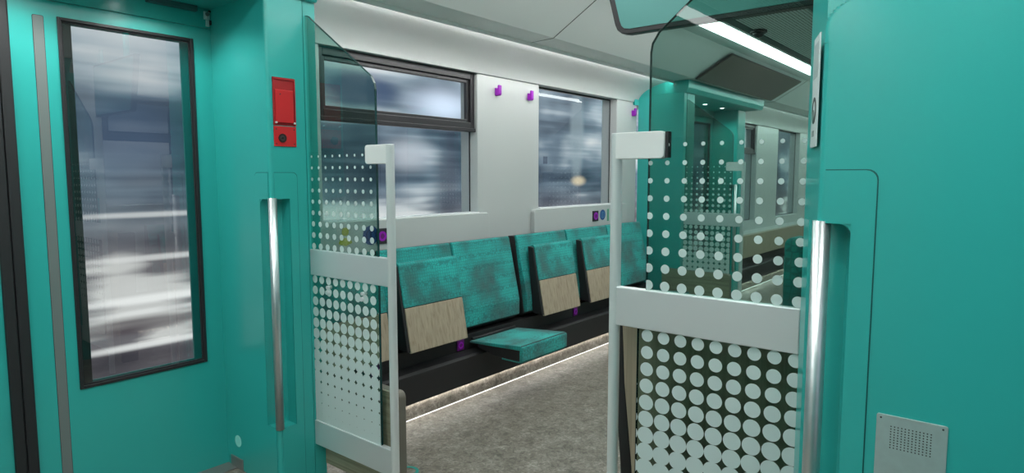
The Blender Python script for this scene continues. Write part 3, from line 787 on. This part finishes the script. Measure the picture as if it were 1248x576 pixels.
# low leaning panels behind the partitions
def low_panel(x, ya, yb, z0, z1, label, face_mat, edge_mat, round_hi):
    t = empty('low_wooden_screen', (x, (ya+yb)/2, 0), label, 'panel', 'low panels beside the glass partitions')
    c = (ya+yb)/2
    cr = (0, 0, 1, 1)
    MB().prism(rrect(ya-c, yb-c, z0, z1, 0.025, 5, cr), 0.0, 0.014, 'x').build('front_board', face_mat, t, 0.002)
    MB().prism(rrect(ya-c, yb-c, z0, z1, 0.025, 5, cr), 0.014, 0.052, 'x').build('core', edge_mat, t, 0.004)
    return t
low_panel(1.595, 1.872, 2.345, 0.05, 0.462, 'low wooden panel behind the bottom of the left glass partition', woodg, pmat('grey_brown_edge', (0.17, 0.155, 0.125), 0.5), 0)
low_panel(5.17, 1.90, 2.50, 0.05, 0.50, 'low wooden panel in front of the far glass partition', woodg, bpy.data.materials['grey_brown_edge'], 0)
# right: leaning seat: wooden board with black curved shell, teal backrest above
t = empty('standing_rest', (1.68, 0.6, 0), 'tall wooden leaning seat with black edge behind the right glass partition', 'seat')
MB().prism([(y-0.6, z) for y, z in ((0.42, 0.05), (0.855, 0.05), (0.872, 0.45), (0.900, 0.70), (0.912, 0.93), (0.42, 0.93))], -0.05, -0.03, 'x').build('wood_board', wood, t, 0.003)
m = MB()
pf = [(0.945, 0.93), (0.945, 0.85), (0.935, 0.70), (0.912, 0.45), (0.90, 0.20), (0.89, 0.05)]
pb = [(0.914, 0.93), (0.912, 0.85), (0.902, 0.70), (0.874, 0.45), (0.862, 0.20), (0.857, 0.05)]
m.prism([(y-0.6, z) for y, z in pf+pb[::-1]], -0.045, 0.05, 'x'); m.build('black_shell', black, t, 0.003)
MB().prism([(y-0.6, z) for y, z in rrect(0.41, 0.476, 0.93, 1.150, 0.02, 5, (0, 0, 1, 1))], -0.02, 0.045, 'x').build('backrest', fabric, t, 0.006)

# ---------------------------------------------------------------- things on the left cabinet
# red emergency box on the aisle side face (plane y = 2.352, x 1.40..1.50)
t = empty('emergency_box', (1.449, 2.352, 1.42), 'red emergency handle box on the left teal cabinet', 'emergency box')
XA, XB = -0.048, 0.051
m = MB()   # housing ring with niche
m.box(XA, XA+0.006, -0.006, 0.0, 0.083, 0.271); m.box(XB-0.006, XB, -0.006, 0.0, 0.083, 0.271)
m.box(XA+0.006, XB-0.006, -0.006, 0.0, 0.262, 0.271)
m.build('housing', red_d, t, 0.001)
MB().box(XA+0.006, XB-0.006, -0.0015, 0.0, 0.083, 0.262).build('niche', red_d, t)
MB().prism([(-0.004, 0.092), (-0.010, 0.094), (-0.011, 0.220), (-0.004, 0.225)], XA+0.007, XB-0.012, 'x').build('lever_flap', red, t, 0.002)
lf = MB().box(XA, XB, -0.004, 0.0, 0.0, 0.080).build('lock_plate', red, t, 0.0012)
MB().ring((-0.012, -0.004, 0.033), (0, -1, 0), 0.011, 0.0175, 0.0035, 32).build('lock_ring', pmat('lock_ring_grey', (0.05, 0.035, 0.035), 0.35, metal=0.5), lf)
MB().tube((-0.012, -0.006, 0.033), (-0.012, -0.004, 0.033), 0.011, 24).build('lock_face', pmat('lock_face_grey', (0.10, 0.09, 0.09), 0.35, metal=0.6), lf)
MB().tube((-0.012, -0.008, 0.033), (-0.012, -0.006, 0.033), 0.0045, 16).build('lock_core', black, lf)
for sx in (XA+0.010, XB-0.010):
    for sz in (0.010, 0.068): MB().tube((sx, -0.0052, sz), (sx, -0.004, sz), 0.0028, 12).build('screw', screw, lf)
for sx in (XA+0.009, XB-0.009): MB().tube((sx, -0.012, 0.094), (sx, -0.004, 0.094), 0.004, 12).build('hinge_pin', whitepl, t)
MB().tube((-0.020, -0.0118, 0.205), (-0.020, -0.0105, 0.205), 0.0028, 12).build('screw', screw, t)

t = tag(MB().tube((1.3785, 2.69, 0.127), (1.381, 2.69, 0.127), 0.026, 32).build('round_marker', disc_m), 'small round mint disc low on the left teal cabinet', 'marker')

# sign on the slanted aisle edge of the right cabinet
ang = math.atan2(0.063, 0.165)
t = empty('pictogram_sign', (1.436, 0.3595, 1.36), 'narrow white pictogram sign on the aisle edge of the right teal cabinet', 'sign')
t.rotation_euler.z = ang
MB().box(-0.042, 0.042, 0.0, 0.003, 0.0, 0.225).build('plate', whitem, t, 0.001)
MB().ring((0.0, 0.003, 0.075), (0, 1, 0), 0.020, 0.027, 0.001, 30).build('round_symbol', screw, t)
MB().tube((0.006, 0.003, 0.066), (0.006, 0.004, 0.066), 0.011, 20).build('head_symbol', greystripe, t)
MB().box(-0.010, 0.014, 0.003, 0.004, 0.022, 0.034).build('bar_symbol', greystripe, t)
MB().box(-0.03, 0.03, 0.003, 0.0035, 0.14, 0.21).build('grey_field', pmat('sign_grey', (0.42, 0.50, 0.50), 0.5), t)  # plain grey field on the upper part of the sign

# speaker plate on the right cabinet front (plane x = 1.38)
t = empty('speaker_plate', (1.38, 0.1535, 0.60), 'brushed metal plate with a grid of small holes, low on the large right teal cabinet', 'speaker')
MB().prism(rrect(-0.0575, 0.0575, 0.0, 0.247, 0.004), -0.003, 0.0, 'x').build('plate', plate_m, t, 0.0006)
m = MB()
for i in range(12):
    for j in range(9):
        y = 0.0325-i*0.00588; z = 0.226-j*0.0052
        vs = [m.bm.verts.new((-0.00325, y+0.0013*math.cos(a*PI/4), z+0.0013*math.sin(a*PI/4))) for a in range(8)]
        m.bm.faces.new(vs)
m.build('speaker_holes', black, t)
for y, z in ((0.050, 0.240), (-0.050, 0.240), (0.050, 0.007), (-0.050, 0.007)):
    MB().tube((-0.0036, y, z), (-0.003, y, z), 0.0018, 10).build('screw', screw, t)
MB().tube((-0.0036, 0.022, 0.133), (-0.003, 0.022, 0.133), 0.003, 12).build('microphone_hole', screw, t)

# hanging glossy display right of the aisle
t = empty('hanging_display', (1.73, 0.70, 1.72), 'dark-edged glossy display hanging above the right glass partition', 'display')
def dsp(g, r):
    # outline (y,z): slanting free edge, rounded lower corner
    return [(0.345-g, 0.003+g*0.6), (0.345-g, 0.003+g)] 
outer = [(-0.33, 0.0), (0.262, 0.0), (0.283, 0.004), (0.298, 0.016), (0.306, 0.032), (0.395, 0.36), (-0.33, 0.36)]
inner = [(-0.315, 0.014), (0.258, 0.014), (0.274, 0.018), (0.282, 0.026), (0.288, 0.040), (0.372, 0.345), (-0.315, 0.345)]
MB().prism(outer, 0.0, 0.03, 'x').build('casing', framem, t, 0.002)
MB().prism(inner, -0.003, 0.0, 'x').build('glass_face', displaym, t)
MB().box(0.005, 0.025, -0.25, -0.20, 0.355, 0.60).build('hanger', teal, t)
MB().box(0.005, 0.025, 0.20, 0.25, 0.355, 0.60).build('hanger', teal, t)

# teal ring printed on the floor
o = MB().ring((1.835, 2.085, 0.0), (0, 0, 1), 0.036, 0.050, 0.0012, 40).build('floor_marking', ringm)
tag(o, 'teal ring printed on the grey floor beside the left silver pole', 'marking')

# end walls close the modelled length
for nm, x in (('wall_front', X1), ('wall_back', X0)):
    o = MB().box(x-0.02, x+0.04, mir(2.95), 2.95, 0, 2.42).build(nm, white); tag(o, kind='structure')
